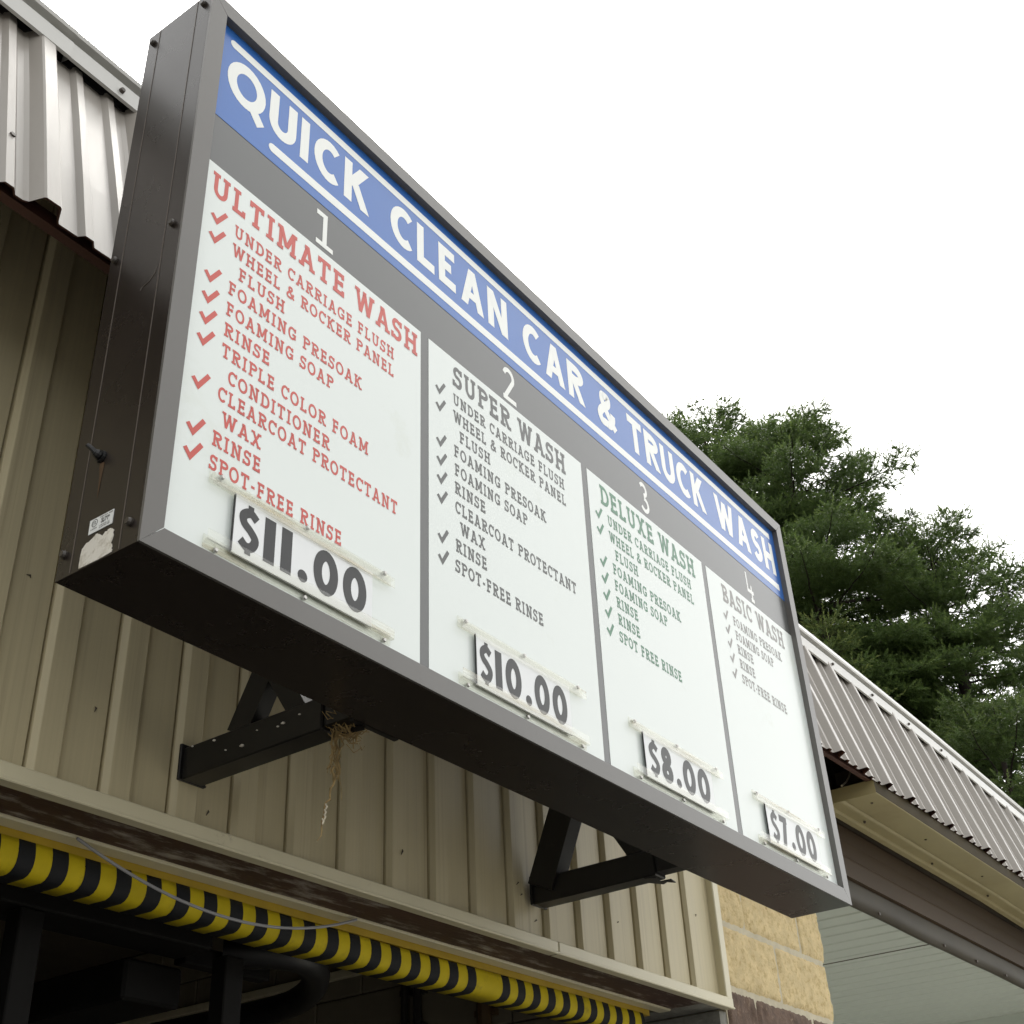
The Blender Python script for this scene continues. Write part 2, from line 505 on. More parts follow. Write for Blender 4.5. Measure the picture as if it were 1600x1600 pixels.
def glyph(ch, t, slab=True):
    """-> (advance width, list of quad lists); cap height 1, stroke t"""
    h = t / 2
    T, B = 1 - h, h
    s = t * .86                                    # slab thickness
    out = []

    def p(pts, closed=False, w=None): out.append(stroke_poly(pts, w or t, closed))

    def d(x0, y0, x1, y1, w=None):
        ww = w or t
        l = math.hypot(x1 - x0, y1 - y0)
        hx = ww / 2 * l / abs(y1 - y0)
        out.append([((x0 - hx, y0), (x0 + hx, y0), (x1 + hx, y1), (x1 - hx, y1))])

    def bt(a, b):
        if slab: p([(a, 1 - s / 2), (b, 1 - s / 2)], w=s)

    def bb(a, b):
        if slab: p([(a, s / 2), (b, s / 2)], w=s)

    def v(x, y0=0, y1=1): p([(x, y0), (x, y1)])

    def tick(x, y0, y1):
        if slab: p([(x, y0), (x, y1)], w=s)
    o = 0 if slab else -.1                         # sans glyphs: trim the left serif room
    if ch == ' ': return (.36, [])
    if ch == 'I':
        x = .22 + o; v(x); bt(.03, .41); bb(.03, .41); w = .44 + 2 * o
    elif ch == 'L':
        v(.2 + o); bt(.02, .38); p([(.03 if slab else .2 + o - h, B), (.66 + o, B)]); tick(.66 + o - s / 2, B, .27); w = .7 + o
    elif ch == 'T':
        x = .38; v(x, 0, T); p([(.02, T), (.74, T)]); tick(.02 + s / 2, .74, T); tick(.74 - s / 2, .74, T); bb(.2, .56); w = .76
    elif ch in 'EF':
        v(.2 + o); p([(.03 if slab else .2 + o - h, T), (.64 + o, T)]); tick(.64 + o - s / 2, .75, T); p([(.2 + o, .52), (.52 + o, .52)]); tick(.52 + o, .41, .63)
        if ch == 'E':
            p([(.03 if slab else .2 + o - h, B), (.67 + o, B)]); tick(.67 + o - s / 2, B, .26)
        else: bb(.03, .42)
        w = .71 + o
    elif ch == 'H':
        v(.2 + o); v(.7 + o); p([(.2 + o, .5), (.7 + o, .5)])
        for x in (.2, .7):
            bt(x - .17, x + .17); bb(x - .17, x + .17)
        w = .9 + 2 * o
    elif ch == 'U':
        r = .24
        p([(.2 + o, 1), (.2 + o, .36)] + arc(.2 + o + r, .36, r, .36 - h, 180, 360, 14)[1:-1] + [(.2 + o + 2 * r, .36), (.2 + o + 2 * r, 1)])
        bt(.03, .37); bt(.2 + 2 * r - .17, .2 + 2 * r + .17); w = .88 + 2 * o
    elif ch == 'D':
        v(.2 + o); p([(.03 if slab else .2 + o - h, T), (.38 + o, T)] + arc(.38 + o, .5, .37, .5 - h, 90, -90, 16)[1:-1] + [(.38 + o, B), (.03 if slab else .2 + o - h, B)]); w = .83 + o
    elif ch in 'OQ':
        rx = .42 if slab else .47
        p(arc(rx, .5, rx - h, .5 - h, 0, 360, 28)[:-1], True); w = 2 * rx
        if ch == 'Q': p([(rx + .14, .17), (rx + .40, -.13)])
    elif ch in 'CG':
        rx = .39 if slab else .42
        a = 42 if slab else 50
        p(arc(rx + .02, .5, rx - h, .5 - h, a, 318 if ch == 'G' else 360 - a, 20)); w = .76
        if slab: tick(.71, .66, .97)
        if ch == 'G':
            p([(.46, .44), (.80, .44)], w=s); p([(.70, .44), (.70, .10)]); w = .84
    elif ch in 'PR':
        v(.2 + o); p([(.03 if slab else .2 + o - h, T), (.44 + o, T)] + arc(.44 + o, .735, .25, .265 - h, 90, -90, 12)[1:-1] + [(.44 + o, .47 + h), (.2 + o, .47 + h)])
        bb(.03, .40)
        w = .74 + o
        if ch == 'R':
            d(.40 + o, .48, .68 + o, 0); bb(.60, .84); w = .82 + o
    elif ch == 'B':
        v(.2 + o); p([(.03, T), (.42, T)] + arc(.42, .75, .23, .25 - h, 90, -90, 12)[1:-1] + [(.42, .5), (.2, .5)])
        p([(.2, .5), (.44, .5)] + arc(.44, .27, .25, .27 - h, 90, -90, 12)[1:-1] + [(.44, B), (.03, B)]); w = .76
    elif ch == 'S':
        rx = .29
        ry1, ry2 = (1 - h - .52) / 2, (.52 - h) / 2
        p(arc(rx + .03, .52 + ry1, rx - h, ry1, 28, 270, 16) + arc(rx + .03, h + ry2, rx - h + .02, ry2, 90, -150, 16)[1:]); w = .66
        if slab:
            tick(.57, .70, .97); tick(.05, .03, .31)
    elif ch == 'N':
        v(.2 + o); v(.72 + o); d(.2 + o, 1, .72 + o, 0); bt(.02, .26); bt(.55, .89); bb(.03, .37); w = .92 + 2 * o
    elif ch == 'M':
        v(.2); v(.88); d(.2, 1, .54, .2); d(.88, 1, .54, .2); bt(.03, .24); bt(.84, 1.05)
        bb(.04, .36); bb(.72, 1.04); w = 1.08
    elif ch == 'A':
        d(.15, 0, .44, 1); d(.73, 0, .44, 1); p([(.22, .31), (.66, .31)], w=s)
        bb(.0, .30); bb(.58, .88); bt(.28, .46); w = .88 if slab else .9
    elif ch == 'W':
        d(.13, 1, .34, 0); d(.57, .92, .34, 0); d(.57, .92, .80, 0); d(1.01, 1, .80, 0); bt(-.02, .28); bt(.86, 1.16)
        if slab: bt(.46, .66)
        w = 1.14
    elif ch == 'X':
        d(.16, 0, .68, 1); d(.16, 1, .68, 0)
        for x in (.16, .68):
            bt(x - .15, x + .15); bb(x - .15, x + .15)
        w = .85
    elif ch == 'K':
        v(.2 + o); d(.26 + o, .42, .66 + o, 1); d(.38 + o, .56, .70 + o, 0); bt(.03, .37); bb(.03, .37); bt(.52, .82); bb(.56, .86); w = .86 + o
    elif ch == '&':
        q = catmull([(.80, h * .8), (.46, .41), (.26, .68), (.27, .86), (.40, T), (.53, .87), (.52, .72), (.38, .58), (.20, .44), (.09, .27), (.17, .11), (.36, B), (.55, .13), (.68, .32), (.71, .50)], 5)
        p(q[:19]); p(q[18:44]); p(q[43:58]); p(q[57:]); w = .84
    elif ch == '-':
        p([(.05, .42), (.36, .42)]); w = .41
    elif ch == '$':
        rx = .33
        q = catmull([(.60, .78), (.36, .88), (.12, .76), (.16, .60), (.40, .48), (.58, .33), (.48, .15), (.28, .10), (.06, .20)], 5)
        q = [(a * .74, b) for a, b in q]
        p(q, w=.20); p([(.27, .86), (.27, 1.04)], w=.15); p([(.25, -.06), (.25, .12)], w=.15); w = .50
    elif ch == '.':
        out.append([tuple(arc(.17, .14, .14, .14, 0, 360, 16)[:-1])]); w = .32
    elif ch == '0':
        p(arc(.37, .5, .37 - h, .5 - h * .8, 0, 360, 28)[:-1], True); w = .74
    elif ch == '8':
        p(arc(.31, .745, .28 - h, .255 - h * .72, 0, 360, 20)[:-1], True); p(arc(.31, .275, .31 - h, .275 - h * .72, 0, 360, 20)[:-1], True); w = .62
    elif ch == '7':
        p([(.01, 1 - .11), (.58, 1 - .11)], w=.22); d(.20, 0, .46, 1 - .05); w = .60
    elif ch == '1':
        p([(.16, 0), (.16, 1)], w=.30); w = .32
    elif ch == 'n1':
        v(.36); p([(.10, T), (.36 + h, T)]); tick(.10 + s / 2, .86, T); p([(.10, B), (.62, B)]); w = .66
    elif ch == 'n2':
        p(arc(.32, .73, .28 - h, .27 - h, 165, -25, 14) + [(.10, B)]); p([(.02, B), (.64, B)]); w = .66
    elif ch == 'n3':
        p(arc(.28, .76, .26 - h, .24 - h, 150, -90, 12)); p(arc(.28, .27, .30 - h, .27 - h, 90, -150, 14)); w = .6
    elif ch == 'n4':
        p([(.12, 1), (.12, .36), (.70, .36)]); v(.50, 0, .60); p([(.34, B), (.66, B)]); w = .74
    else:
        w = .5
    return w, out


def text(mb, chars, place, cap, t, x0=None, x1=None, gap=.10, slab=True, m=0, lift0=.0004, only=None):
    """chars drawn from u=x0 to u=x1 (fits the width); place(u, v, lift) -> point"""
    gl = [glyph(c, t, slab) for c in chars]
    total = sum(g[0] for g in gl) + gap * (len(gl) - 1)
    sx = (x1 - x0) / (total * cap) if x1 is not None else 1.0
    u = 0
    for ci, (w, strokes) in enumerate(gl):
        if only and not only[0] <= ci < only[1]: strokes = []
        for k, qs in enumerate(strokes):
            for q in qs:
                mb.face([place(x0 + (u + a[0]) * cap * sx, a[1] * cap, lift0 + k * .00012) for a in q], m)
        u += w + gap


# ------------------------------------------------------------------ ground
g = MB()
g.grid([[(-900, -900, GZ), (900, -900, GZ)], [(-900, 900, GZ), (900, 900, GZ)]])
tag(g.build('ground', M['concrete']), kind='structure')
g = MB()  # unseen pale pad, added to bounce light up to the bay ceiling
g.box((5.6, -6, GZ - .05), (11.2, 14, GZ + .02))
tag(g.build('bounce_pad', M['pad']), kind='structure')


# ------------------------------------------------------------------ building
def lift(x, k=.14):
    t = min(1, max(0, (x - 2.5) / 6.0))
    return k * t * t * (3 - 2 * t)


BX1 = 11.5                                         # right end of the building
HDR = -.12                                         # top of the door header trim
bld = thing('car_wash_building', 'tan-sided car wash building with taupe ribbed metal mansard roof and block pillar', 'building', (2, 3, GZ))

# siding: board and batten profile, one mesh
sid = MB()
YB, YF = .925, .905
prof = [(-1.75, YB)]
k = -10
while True:
    x = .672 + .2333 * k
    k += 1
    if x < -1.7: continue
    if x > 4.15: break
    prof += [(x - .010, YB), (x - .008, YB + .022), (x - .001, YB + .022), (x, YB - .004), (x + .013, YF + .001), (x + .016, YF), (x + .082, YF), (x + .086, YF + .003), (x + .088, YB - .002), (x + .09, YB)]
prof.append((4.21, YB))
sid.grid([[(x, y, HDR - .01) for x, y in prof], [(x, y, 2.05) for x, y in prof]])
sid.build('siding', M['siding'], bld)
tr = MB()
tr.box((4.205, .888, HDR - .002), (4.262, .98, 2.05), bev=.004)
tr.build('corner_trim', M['trim'], bld)

rd_ = random.Random(31)
for x, z in ((1.03, .010), (1.05, -.06), (2.60, .02), (2.58, .06), (2.72, -.05), (4.02, .22), (.62, .12), (1.9, .02), (3.3, .05), (.35, .42)):
    db = MB()
    yy = .9245 if ((x - .672) % .2333) > .088 else .9042
    a_ = rd_.uniform(0, 3)
    l_ = rd_.uniform(.004, .012)
    db.tube([(x - l_ * math.cos(a_), yy, z - l_ * math.sin(a_)), (x + .003, yy - .002, z + .004), (x + l_ * math.cos(a_), yy, z + l_ * math.sin(a_))], [.001, .003, .001], 5)
    db.build('debris_speck', M['rust_screw'], bld)
# door header: face trim, weathered underside, rear trim strip
tr = MB()
for a, b in ((-1.75, 2.797), (2.800, 4.245)):
    tr.box((a, .878, -.166), (b, .925, HDR), bev=.004)
tr.box((-1.75, .872, -.170), (4.245, .884, -.160), bev=.003)
tr.build('header_trim', M['trim'], bld)
tr = MB()
tr.box((-1.75, .885, -.1655), (4.02, 1.09, -.13))
tr.build('header_underside', M['plank'], bld)
tr = MB()
tr.box((4.021, .885, -.1655), (4.2, 1.40, -.13))
tr.build('header_end_plate', M['stucco'], bld)
tr = MB()
tr.box((-1.75, 1.085, -.174), (4.02, 1.148, -.125), bev=.004)
tr.build('rear_header_trim', M['trim'], bld)
tr = MB()
tr.box((-1.75, 1.1485, -.197), (3.93, 1.20, -.13))
tr.build('amber_board', M['orange'], bld)

# block pillar between the doors: rough split blocks on mortar
rng = random.Random(4)
mo = MB()
mo.box((4.258, .9265, GZ), (5.525, 1.75, 2.05))
mo.build('mortar_joint', M['mortar'], bld)


def rough_block(mb, x0, x1, z0, z1, y, amp, rg, m=0, nx=30, nz=15):
    """split-face front with relief, edges rolled back to the joint"""
    rows = []
    ph = [rg.uniform(0, 6.28) for _ in range(12)]
    for j in range(nz + 1):
        row = []
        for i in range(nx + 1):
            x = x0 + (x1 - x0) * i / nx
            z = z0 + (z1 - z0) * j / nz
            if i in (0, nx) or j in (0, nz):
                yy = y + .010
                if i in (0, nx): x += rg.uniform(-.004, .004)
                if j in (0, nz): z += rg.uniform(-.004, .004)
            else:
                yy = y + amp * (math.sin(x * 17 + ph[0]) * math.sin(z * 21 + ph[1]) * .5 + math.sin(x * 41 + z * 33 + ph[2]) * .3) + rg.uniform(-1, 1) * amp * .45
            row.append((x, yy, z))
        rows.append(row)
    mb.grid(rows, m)


tanb, brownb = MB(), MB()
J = .011
zc = -.055
row = 0
zlist = []
z = zc
while z < 2.0:
    zlist.append((z, z + .305, True)); z += .305
z = zc
while z > GZ + .05:
    zlist.append((max(z - .305, GZ), z, False)); z -= .305
for z0, z1, top in zlist:
    odd = int(round((z0 - zc) / .305)) % 2
    joints = [4.262, 4.904, 5.555] if odd == 0 else [4.262, 4.578, 5.25, 5.555]
    for a, b in zip(joints[:-1], joints[1:]):
        rough_block(tanb if top else brownb, a + J * .6, b - J * .6, z0 + J, z1 - J, .918, .006 if top else .008, rng)
# right return of the pillar
for z0, z1, top in zlist:
    mb = tanb if top else brownb
    for a, b in ((.93, 1.33), (1.345, 1.75)):
        mb.box((5.50, a, z0 + J), (5.556, b, z1 - J), bev=.008)
tanb.build('tan_block', M['block_tan'], bld, smooth=True)
brownb.build('brown_block', M['block_brown'], bld, smooth=True)
jm = MB()
jm.box((4.19, .93, GZ), (4.257, 1.75, -.172))
jm.build('door_jamb', M['stucco'], bld)

# roof panel: ribbed sheet with thickness
LIP, TOPP = (.50, 1.19), (.739, 2.092)
dd = Vector((0, TOPP[0] - LIP[0], TOPP[1] - LIP[1])).normalized()
nn = Vector((0, -dd.z, dd.y))
PER = .375
prof = []
k = -6
while True:
    R = -.017 + PER * k
    k += 1
    if R < -1.6: continue
    if R > BX1 + .05: break
    H1, H2 = .046, .016
    prof += [(R - .112, 0), (R - .098, .006), (R - .078, H1 - .004), (R - .072, H1), (R - .030, H1), (R - .024, H1 - .004), (R - .006, .006), (R, 0),
             (R + .060, 0), (R + .074, H2), (R + .100, H2), (R + .115, 0),
             (R + .185, 0), (R + .199, H2), (R + .225, H2), (R + .240, 0)]


def roof_pt(x, off, t, drop=0):
    y = LIP[0] + (TOPP[0] - LIP[0]) * t
    zz = LIP[1] + (TOPP[1] - LIP[1]) * t + lift(x) * (1 - .25 * t)
    return (x, y + nn.y * off, zz + nn.z * off + drop)


rf = MB()
wob = random.Random(9)
rf.grid([[roof_pt(x, o + (.004 * math.sin(x * 5.1 + tt * 3)), tt) for x, o in prof] for tt in (0, .33, .66, 1)])
rf.grid([[roof_pt(x, o + (.004 * math.sin(x * 5.1 + tt * 3)) - .008, tt, .0) for x, o in prof] for tt in (0.004, .33, .66, 1)], 1)
rf.grid([[roof_pt(x, o + (.004 * math.sin(x * 5.1)), 0) for x, o in prof], [roof_pt(x, o + (.004 * math.sin(x * 5.1)) - .008, .004) for x, o in prof]], 1)
rf.build('roof_panel', [M['roof'], M['roof_back']], bld)


# fascia batten behind the lip, red-brown
fb = MB()
xs = [-1.7 + .4 * i for i in range(33)]
rows = []
for x in xs:
    z0 = LIP[1] + lift(x)
    rows.append([(x, .524, z0 + .004), (x, .556, z0 + .004), (x, .566, z0 + .06), (x, .536, z0 + .06)])
fb.grid(rows, 0, close=True)
fb.build('eave_batten', M['roof_back'], bld)


# roof cap trim: drip face, groove, upper band
def cap_section(x, o=0., dz=0.):
    z = 2.075 + dz + lift(x) * .75
    return [(x, .700 - o, z - .004), (x, .690 - o, z), (x, .690 - o, z + .068), (x, .722 - o, z + .073), (x, .722 - o, z + .093),
            (x, .680 - o, z + .097), (x, .676 - o, z + .110), (x, .690 - o, z + .150), (x, .90, z + .21), (x, 1.3, z + .25)]


for nm, a, b, o, dz in (('roof_cap', -1.7, 0.01, .010, -.012), ('roof_cap', -.06, BX1 + .05, 0, 0)):
    cp = MB()
    n = max(2, int((b - a) / .5))
    cp.grid([cap_section(a + (b - a) * i / n, o, dz) for i in range(n + 1)])
    e = cap_section(b, o, dz)
    cp.face(e); cp.face(cap_section(a, o, dz)[::-1])
    cp.build(nm, M['cap'], bld)

cs = MB()  # black strip painting the shade in the notches between ribs and cap
xs = [-1.7 + .4 * i for i in range(33)]
cs.grid([[(x, .731, 2.080 + lift(x) * .75), (x, .746, 2.080 + lift(x) * .75), (x, .746, 2.150 + lift(x) * .75), (x, .731, 2.150 + lift(x) * .75)] for x in xs], 0, close=True)
cs.build('notch_shade_strip', M['black'], bld)
# flat roof, end and rear walls
rb = MB()
rb.box((-1.75, .95, 2.06), (BX1, 10, 2.20))
rb.box((BX1 - .15, .95, GZ), (BX1, 10, 2.055))
rb.box((-1.75, .95, .82), (4.5, 10, .90))
rb.build('roof_deck', M['inner_dark'], bld)

# screws of the mansard roof
kx = 0
for k in range(0, 17):
    for tt, xo in ((.265, -.078),):
        x = -.017 + PER * k + xo + (.0 if k else .0)
        if 0.3 < x < 4.6: continue
        sm = MB()
        p0 = Vector(roof_pt(x + (-.08 if k == 0 else .115), .0, tt))
        sm.disc(p0, nn, .016, .006, 10, 0, .9)
        sm.disc(p0 + nn * .006, nn, .010, .014, 6, 0, .85)
        sm.build('roof_screw', M['rust_screw'], bld)
for x in (.21, 5.98, 6.66, 7.36, 8.05):
    sm = MB()
    z = 2.105 + lift(x) * .75
    sm.disc((x, .690, z), (0, -1, 0), .010, .012, 8, 0, .8)
    sm.build('trim_screw', M['rust_screw'], bld)
for x in (5.75, 6.05, 6.5, 7.1):
    sm = MB()
    z = 2.075 + .155 + lift(x) * .75
    sm.disc((x, .70, z), (0, -.9, .4), .008, .01, 8, 0, .8)
    sm.build('trim_screw', M['rust_screw'], bld)

# beige soffit under the right eave (with pressed ribs), opens at its left end
SX0 = 5.76


def sl(x): return 1.195 + .058 * min(1, max(0, (x - 5.76) / 3.0))


so = MB()
sec = [(.510, .085), (.510, .004), (.514, 0), (.70, 0), (.712, .010), (.722, .012), (.733, .002), (.745, 0), (.752, .012), (.825, .014), (.832, -.004), (.868, -.006), (.868, .02)]
xs = [SX0 + .3 * i for i in range(20)]
so.grid([[(x, y, sl(x) + z) for y, z in sec] for x in xs])
so.face([(SX0, .510, sl(SX0)), (SX0, .868, sl(SX0)), (SX0, .868, sl(SX0) + .082), (SX0, .510, sl(SX0) + .082)])
so.build('eave_soffit', M['soffit'], bld)
so = MB()  # soffit front face: shade below the roof lip painted as a dark colour
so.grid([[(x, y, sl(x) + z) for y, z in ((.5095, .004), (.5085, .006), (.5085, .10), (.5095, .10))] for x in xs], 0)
so.build('soffit_edge_shade', mat('olive_brown_shade', (.055, .043, .022), rough=.7, spec=.1, var=.2, scale=5), bld)
for x, y in ((5.92, .60), (6.25, .78), (6.9, .62), (7.5, .79), (8.1, .63), (8.7, .78)):
    sm = MB()
    sm.disc((x, y, sl(x) + .006), (0, 0, -1), .009, .012, 8, 0, .8)
    sm.build('soffit_screw', M['rust_screw'], bld)
# ledger and rafters in the dark eave void
ld = MB()
ld.box((4.3, .86, 1.30), (BX1, .90, 1.50))
ld.box((4.3, .80, 1.62), (BX1, .86, 1.74))
for x in (4.8, 5.35, 6.1):
    ld.box((x, .56, 1.42), (x + .05, .90, 1.50))
ld.build('eave_ledger', M['inner_dark'], bld)

# brown lintel over the right bay
li = MB()


def ll(x): return .055 * min(1.3, max(0, (x - 6.1) / 3.9))


xs = [5.45 + .5 * i for i in range(13)]
sec = [(.96, 1.215), (.912, 1.205), (.906, 1.19), (.912, 1.10), (.905, .996), (.895, .985), (.902, .975), (.902, .862), (.93, .855)]
li.grid([[(x, y, z + ll(x)) for y, z in sec] for x in xs])
li.build('lintel_beam', M['brown_metal'], bld)
fl = MB()
wv = random.Random(2)
xs2 = [5.45 + .12 * i for i in range(51)]
rows = []
for i, x in enumerate(xs2):
    ww = .010 * math.sin(x * 2.3) + .006 * math.sin(x * 5.7 + 1)
    rows.append([(x, .925, .856 + ll(x)), (x, .918, .842 + ll(x)), (x, .914 + .5 * ww, .765 + ll(x)), (x, .916 + ww, .694 + ll(x) + ww), (x, .935 + ww, .690 + ll(x) + ww), (x, .95, .72 + ll(x))])
fl.grid(rows)
fl.build('lintel_flashing', M['flashing'], bld, smooth=True)
for x in (6.55, 7.75, 8.45, 9.15):
    sm = MB()
    sm.disc((x, .914, .715 + ll(x)), (0, -1, 0), .012, .012, 8, 0, .8)
    sm.build('flashing_screw', M['rust_screw'], bld)
gp = MB()
gp.box((5.45, .93, .87), (BX1, 1.1, 2.05))
gp.build('lintel_core', M['inner_dark'], bld)

# right bay: pale ribbed ceiling, running away from the front
ce = MB()
prof = []
x = 5.56
while x < BX1 - .2:
    prof += [(x, 0), (x + .012, .012), (x + .030, .012), (x + .042, 0), (x + .20, 0)]
    x += .22
ce.grid([[(x, y, .85 + z) for x, z in prof] for y in (.951, 10)])
ce.build('bay_ceiling', M['ceiling'], bld)
ce = MB()
ce.box((8.10, .955, .846), (8.112, 9.9, .852))
ce.build('ceiling_seam', M['inner_dark'], bld)
wl = MB()
wl.box((5.40, 1.752, GZ), (5.55, 10, .849))
wl.build('bay_wall', M['ceiling'], bld)
wl = MB()
wl.box((BX1 - .25, .97, GZ), (BX1 - .16, 10, .849))
wl.build('bay_wall', M['ceiling'], bld)
# tunnel interior: side wall with block courses, rear wall
iw = MB()
z = GZ
r = 0
while z < .80:
    z1 = min(z + .305, .815)
    y = 1.76 - (0 if r % 2 else .34)
    while y < 10:
        a, b = max(y, 1.76), min(y + .68, 10)
        if b - a > .05: iw.box((4.20, a + .004, z + .004), (4.26, b - .004, z1 - .004), bev=.006)
        y += .68
    z += .305; r += 1
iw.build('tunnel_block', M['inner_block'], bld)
iw = MB()
iw.box((4.215, 1.76, GZ), (4.50, 10, .818))
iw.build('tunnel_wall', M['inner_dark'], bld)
iw = MB()
iw.box((-1.75, 9.9, GZ), (4.2, 10, .818))
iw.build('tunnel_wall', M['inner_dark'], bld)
iw = MB()
iw.box((-1.75, .95, GZ), (-1.65, 9.9, .818))
iw.build('tunnel_wall', M['inner_dark'], bld)
ct = MB()
ct.box((4.16, 1.8, .355), (4.199, 9.8, .40), bev=.004)
ct.build('wall_rail', M['trim'], bld)

# ------------------------------------------------------------------ menu sign
HS, DS, WS = 1.7939, .2585, 3.6
sg = thing('menu_sign', 'long dark bronze cabinet sign with blue header and four white car wash price panels', 'sign', (1.8, .13, 0))
cb = MB()
for q in (((0, 0), (WS, 0)), ((WS, 0), (WS, HS)), ((WS, HS), (0, HS)), ((0, HS), (0, 0))):
    (xa, za), (xb, zb) = q
    cb.face([(xa, .0040, za), (xb, .0040, zb), (xb, DS, zb), (xa, DS, za)])
cb.face([(0, DS, 0), (WS, DS, 0), (WS, DS, HS), (0, DS, HS)])
cab = cb.build('cabinet', M['bronze'], sg)
se = MB()
for y in (.058, .2115):
    se.box((-.0012, y - .0012, .004), (.02, y + .0012, HS - .004))
se.build('seam', M['seam'], cab)
FW = .056
fr = MB()


def frame_side(p_out0, p_out1, p_in1, p_in0):
    """one mitred side: front bevelled face + inner return"""
    o0, o1, i1, i0 = p_out0, p_out1, p_in1, p_in0
    fr.face([(o0[0], .0035, o0[1]), (o1[0], .0035, o1[1]), (o1[0] * 1, -.004, o1[1]), (o0[0], -.004, o0[1])])
    fr.face([(o0[0], -.004, o0[1]), (o1[0], -.004, o1[1]), (i1[0], -.004, i1[1]), (i0[0], -.004, i0[1])])
    fr.face([(i0[0], -.004, i0[1]), (i1[0], -.004, i1[1]), (i1[0], .0245, i1[1]), (i0[0], .0245, i0[1])])


e = .0012                                          # hairline at the mitres
frame_side((0, 0), (WS, 0), (WS - FW - e, FW), (FW + e, FW))
frame_side((WS, HS), (0, HS), (FW + e, HS - FW), (WS - FW - e, HS - FW))
frame_side((0, HS), (0, 0), (FW, FW + e), (FW, HS - FW - e))
frame_side((WS, 0), (WS, HS), (WS - FW, HS - FW - e), (WS - FW, FW + e))
fr.build('frame', M['frame'], sg)

PY = .0205                                         # plane of the printed face
fp = MB()
fp.box((.03, PY, .03), (WS - .03, PY + .012, HS - .03))
face = fp.build('number_band', M['panel_grey'], sg)
bb_ = MB()
bb_.box((FW - .01, PY - .0010, 1.366), (WS - FW + .01, PY + .004, HS - .031))
hb = bb_.build('header_band', M['blue'], sg)


def on_face(z0, y=PY):
    return lambda u, v, l: (u, y - l, z0 + v)


hl = MB()
ts = 1.478
text(hl, 'QUICK CLEAN CAR & TRUCK WASH', on_face(ts, PY - .001), .168, .220, .098, 3.500, gap=.12, slab=False)
for (xa, xb, zc_, th) in ((.112, 3.494, 1.687, .0300), (.282, 3.506, 1.4185, .0330)):
    r_ = th / 2
    pts = arc(xa, zc_, r_, r_, 90, 270, 10) + [(xb, zc_ - r_), (xb, zc_ + r_)]
    hl.face([(x, PY - .0016, z) for x, z in pts])
hl.build('header_lettering', M['letter_white'], hb)
for ch, xa, xb, z0, cap in (('n1', .452, .540, 1.208, .130), ('n2', 1.352, 1.430, 1.204, .143), ('n3', 2.238, 2.306, 1.208, .140), ('n4', 3.128, 3.196, 1.203, .138)):
    nb = MB()
    text(nb, [ch], on_face(z0), cap, .13, xa, xb)
    nb.build('panel_number', M['letter_white'], face)


def check(mb, x, z, k, place):
    """a tick mark: two thick strokes"""
    pts = [(-.024 * k, .001 * k), (-.007 * k, -.018 * k), (.022 * k, .029 * k)]
    for q in stroke_poly([(x + a, z + b) for a, b in pts], .0125 * k):
        mb.face([place(a[0], a[1], .0006) for a in q])


PAN = [  # left top, left bottom, right bottom, right top (x); heading; rows; material
    (.040, .040, .911, .926, 'ULTIMATE WASH', .090, .910, 'letter_red', 1.0,
     [('UNDER CARRIAGE FLUSH', .178, .802, 1.041, 1), ('WHEEL & ROCKER PANEL', .178, .802, .976, 1), ('FLUSH', .205, .367, .911, 0), ('FOAMING PRESOAK', .177, .668, .8465, 1),
      ('FOAMING SOAP', .177, .557, .7785, 1), ('RINSE', .177, .329, .7125, 1), ('TRIPLE COLOR FOAM', .176, .700, .647, 1), ('CONDITIONER', .203, .553, .580, 0),
      ('CLEARCOAT PROTECTANT', .178, .820, .518, 1), ('WAX', .198, .322, .4535, 0), ('RINSE', .175, .326, .388, 1), ('SPOT-FREE RINSE', .174, .608, .3215, 1)], .126),
    (.964, .948, 1.793, 1.815, 'SUPER WASH', 1.082, 1.708, 'letter_dark', .92,
     [('UNDER CARRIAGE FLUSH', 1.080, 1.690, 1.052, 1), ('WHEEL & ROCKER PANEL', 1.080, 1.692, .987, 1), ('FLUSH', 1.107, 1.262, .922, 0), ('FOAMING PRESOAK', 1.078, 1.560, .857, 1),
      ('FOAMING SOAP', 1.079, 1.450, .790, 1), ('RINSE', 1.077, 1.226, .725, 1), ('CLEARCOAT PROTECTANT', 1.077, 1.712, .658, 1), ('WAX', 1.099, 1.217, .593, 0),
      ('RINSE', 1.075, 1.222, .527, 1), ('SPOT-FREE RINSE', 1.071, 1.503, .459, 1)], 1.019),
    (1.852, 1.830, 2.675, 2.701, 'DELUXE WASH', 1.930, 2.628, 'letter_green', .92,
     [('UNDER CARRIAGE FLUSH', 1.968, 2.575, 1.050, 1), ('WHEEL & ROCKER PANEL', 1.967, 2.580, .984, 1), ('FLUSH', 1.996, 2.151, .919, 0), ('FOAMING PRESOAK', 1.970, 2.446, .854, 1),
      ('FOAMING SOAP', 1.971, 2.333, .789, 1), ('RINSE', 1.971, 2.113, .723, 1), ('RINSE', 1.970, 2.113, .657, 1), ('SPOT FREE RINSE', 1.967, 2.390, .590, 1)], 1.911),
    (2.737, 2.715, 3.56, 3.56, 'BASIC WASH', 2.860, 3.440, 'letter_taupe', .88,
     [('FOAMING PRESOAK', 2.928, 3.377, 1.040, 1), ('FOAMING SOAP', 2.930, 3.278, .975, 1), ('RINSE', 2.928, 3.066, .912, 1), ('RINSE', 2.927, 3.060, .847, 1), ('SPOT-FREE RINSE', 2.926, 3.332, .780, 1)], 2.866)]
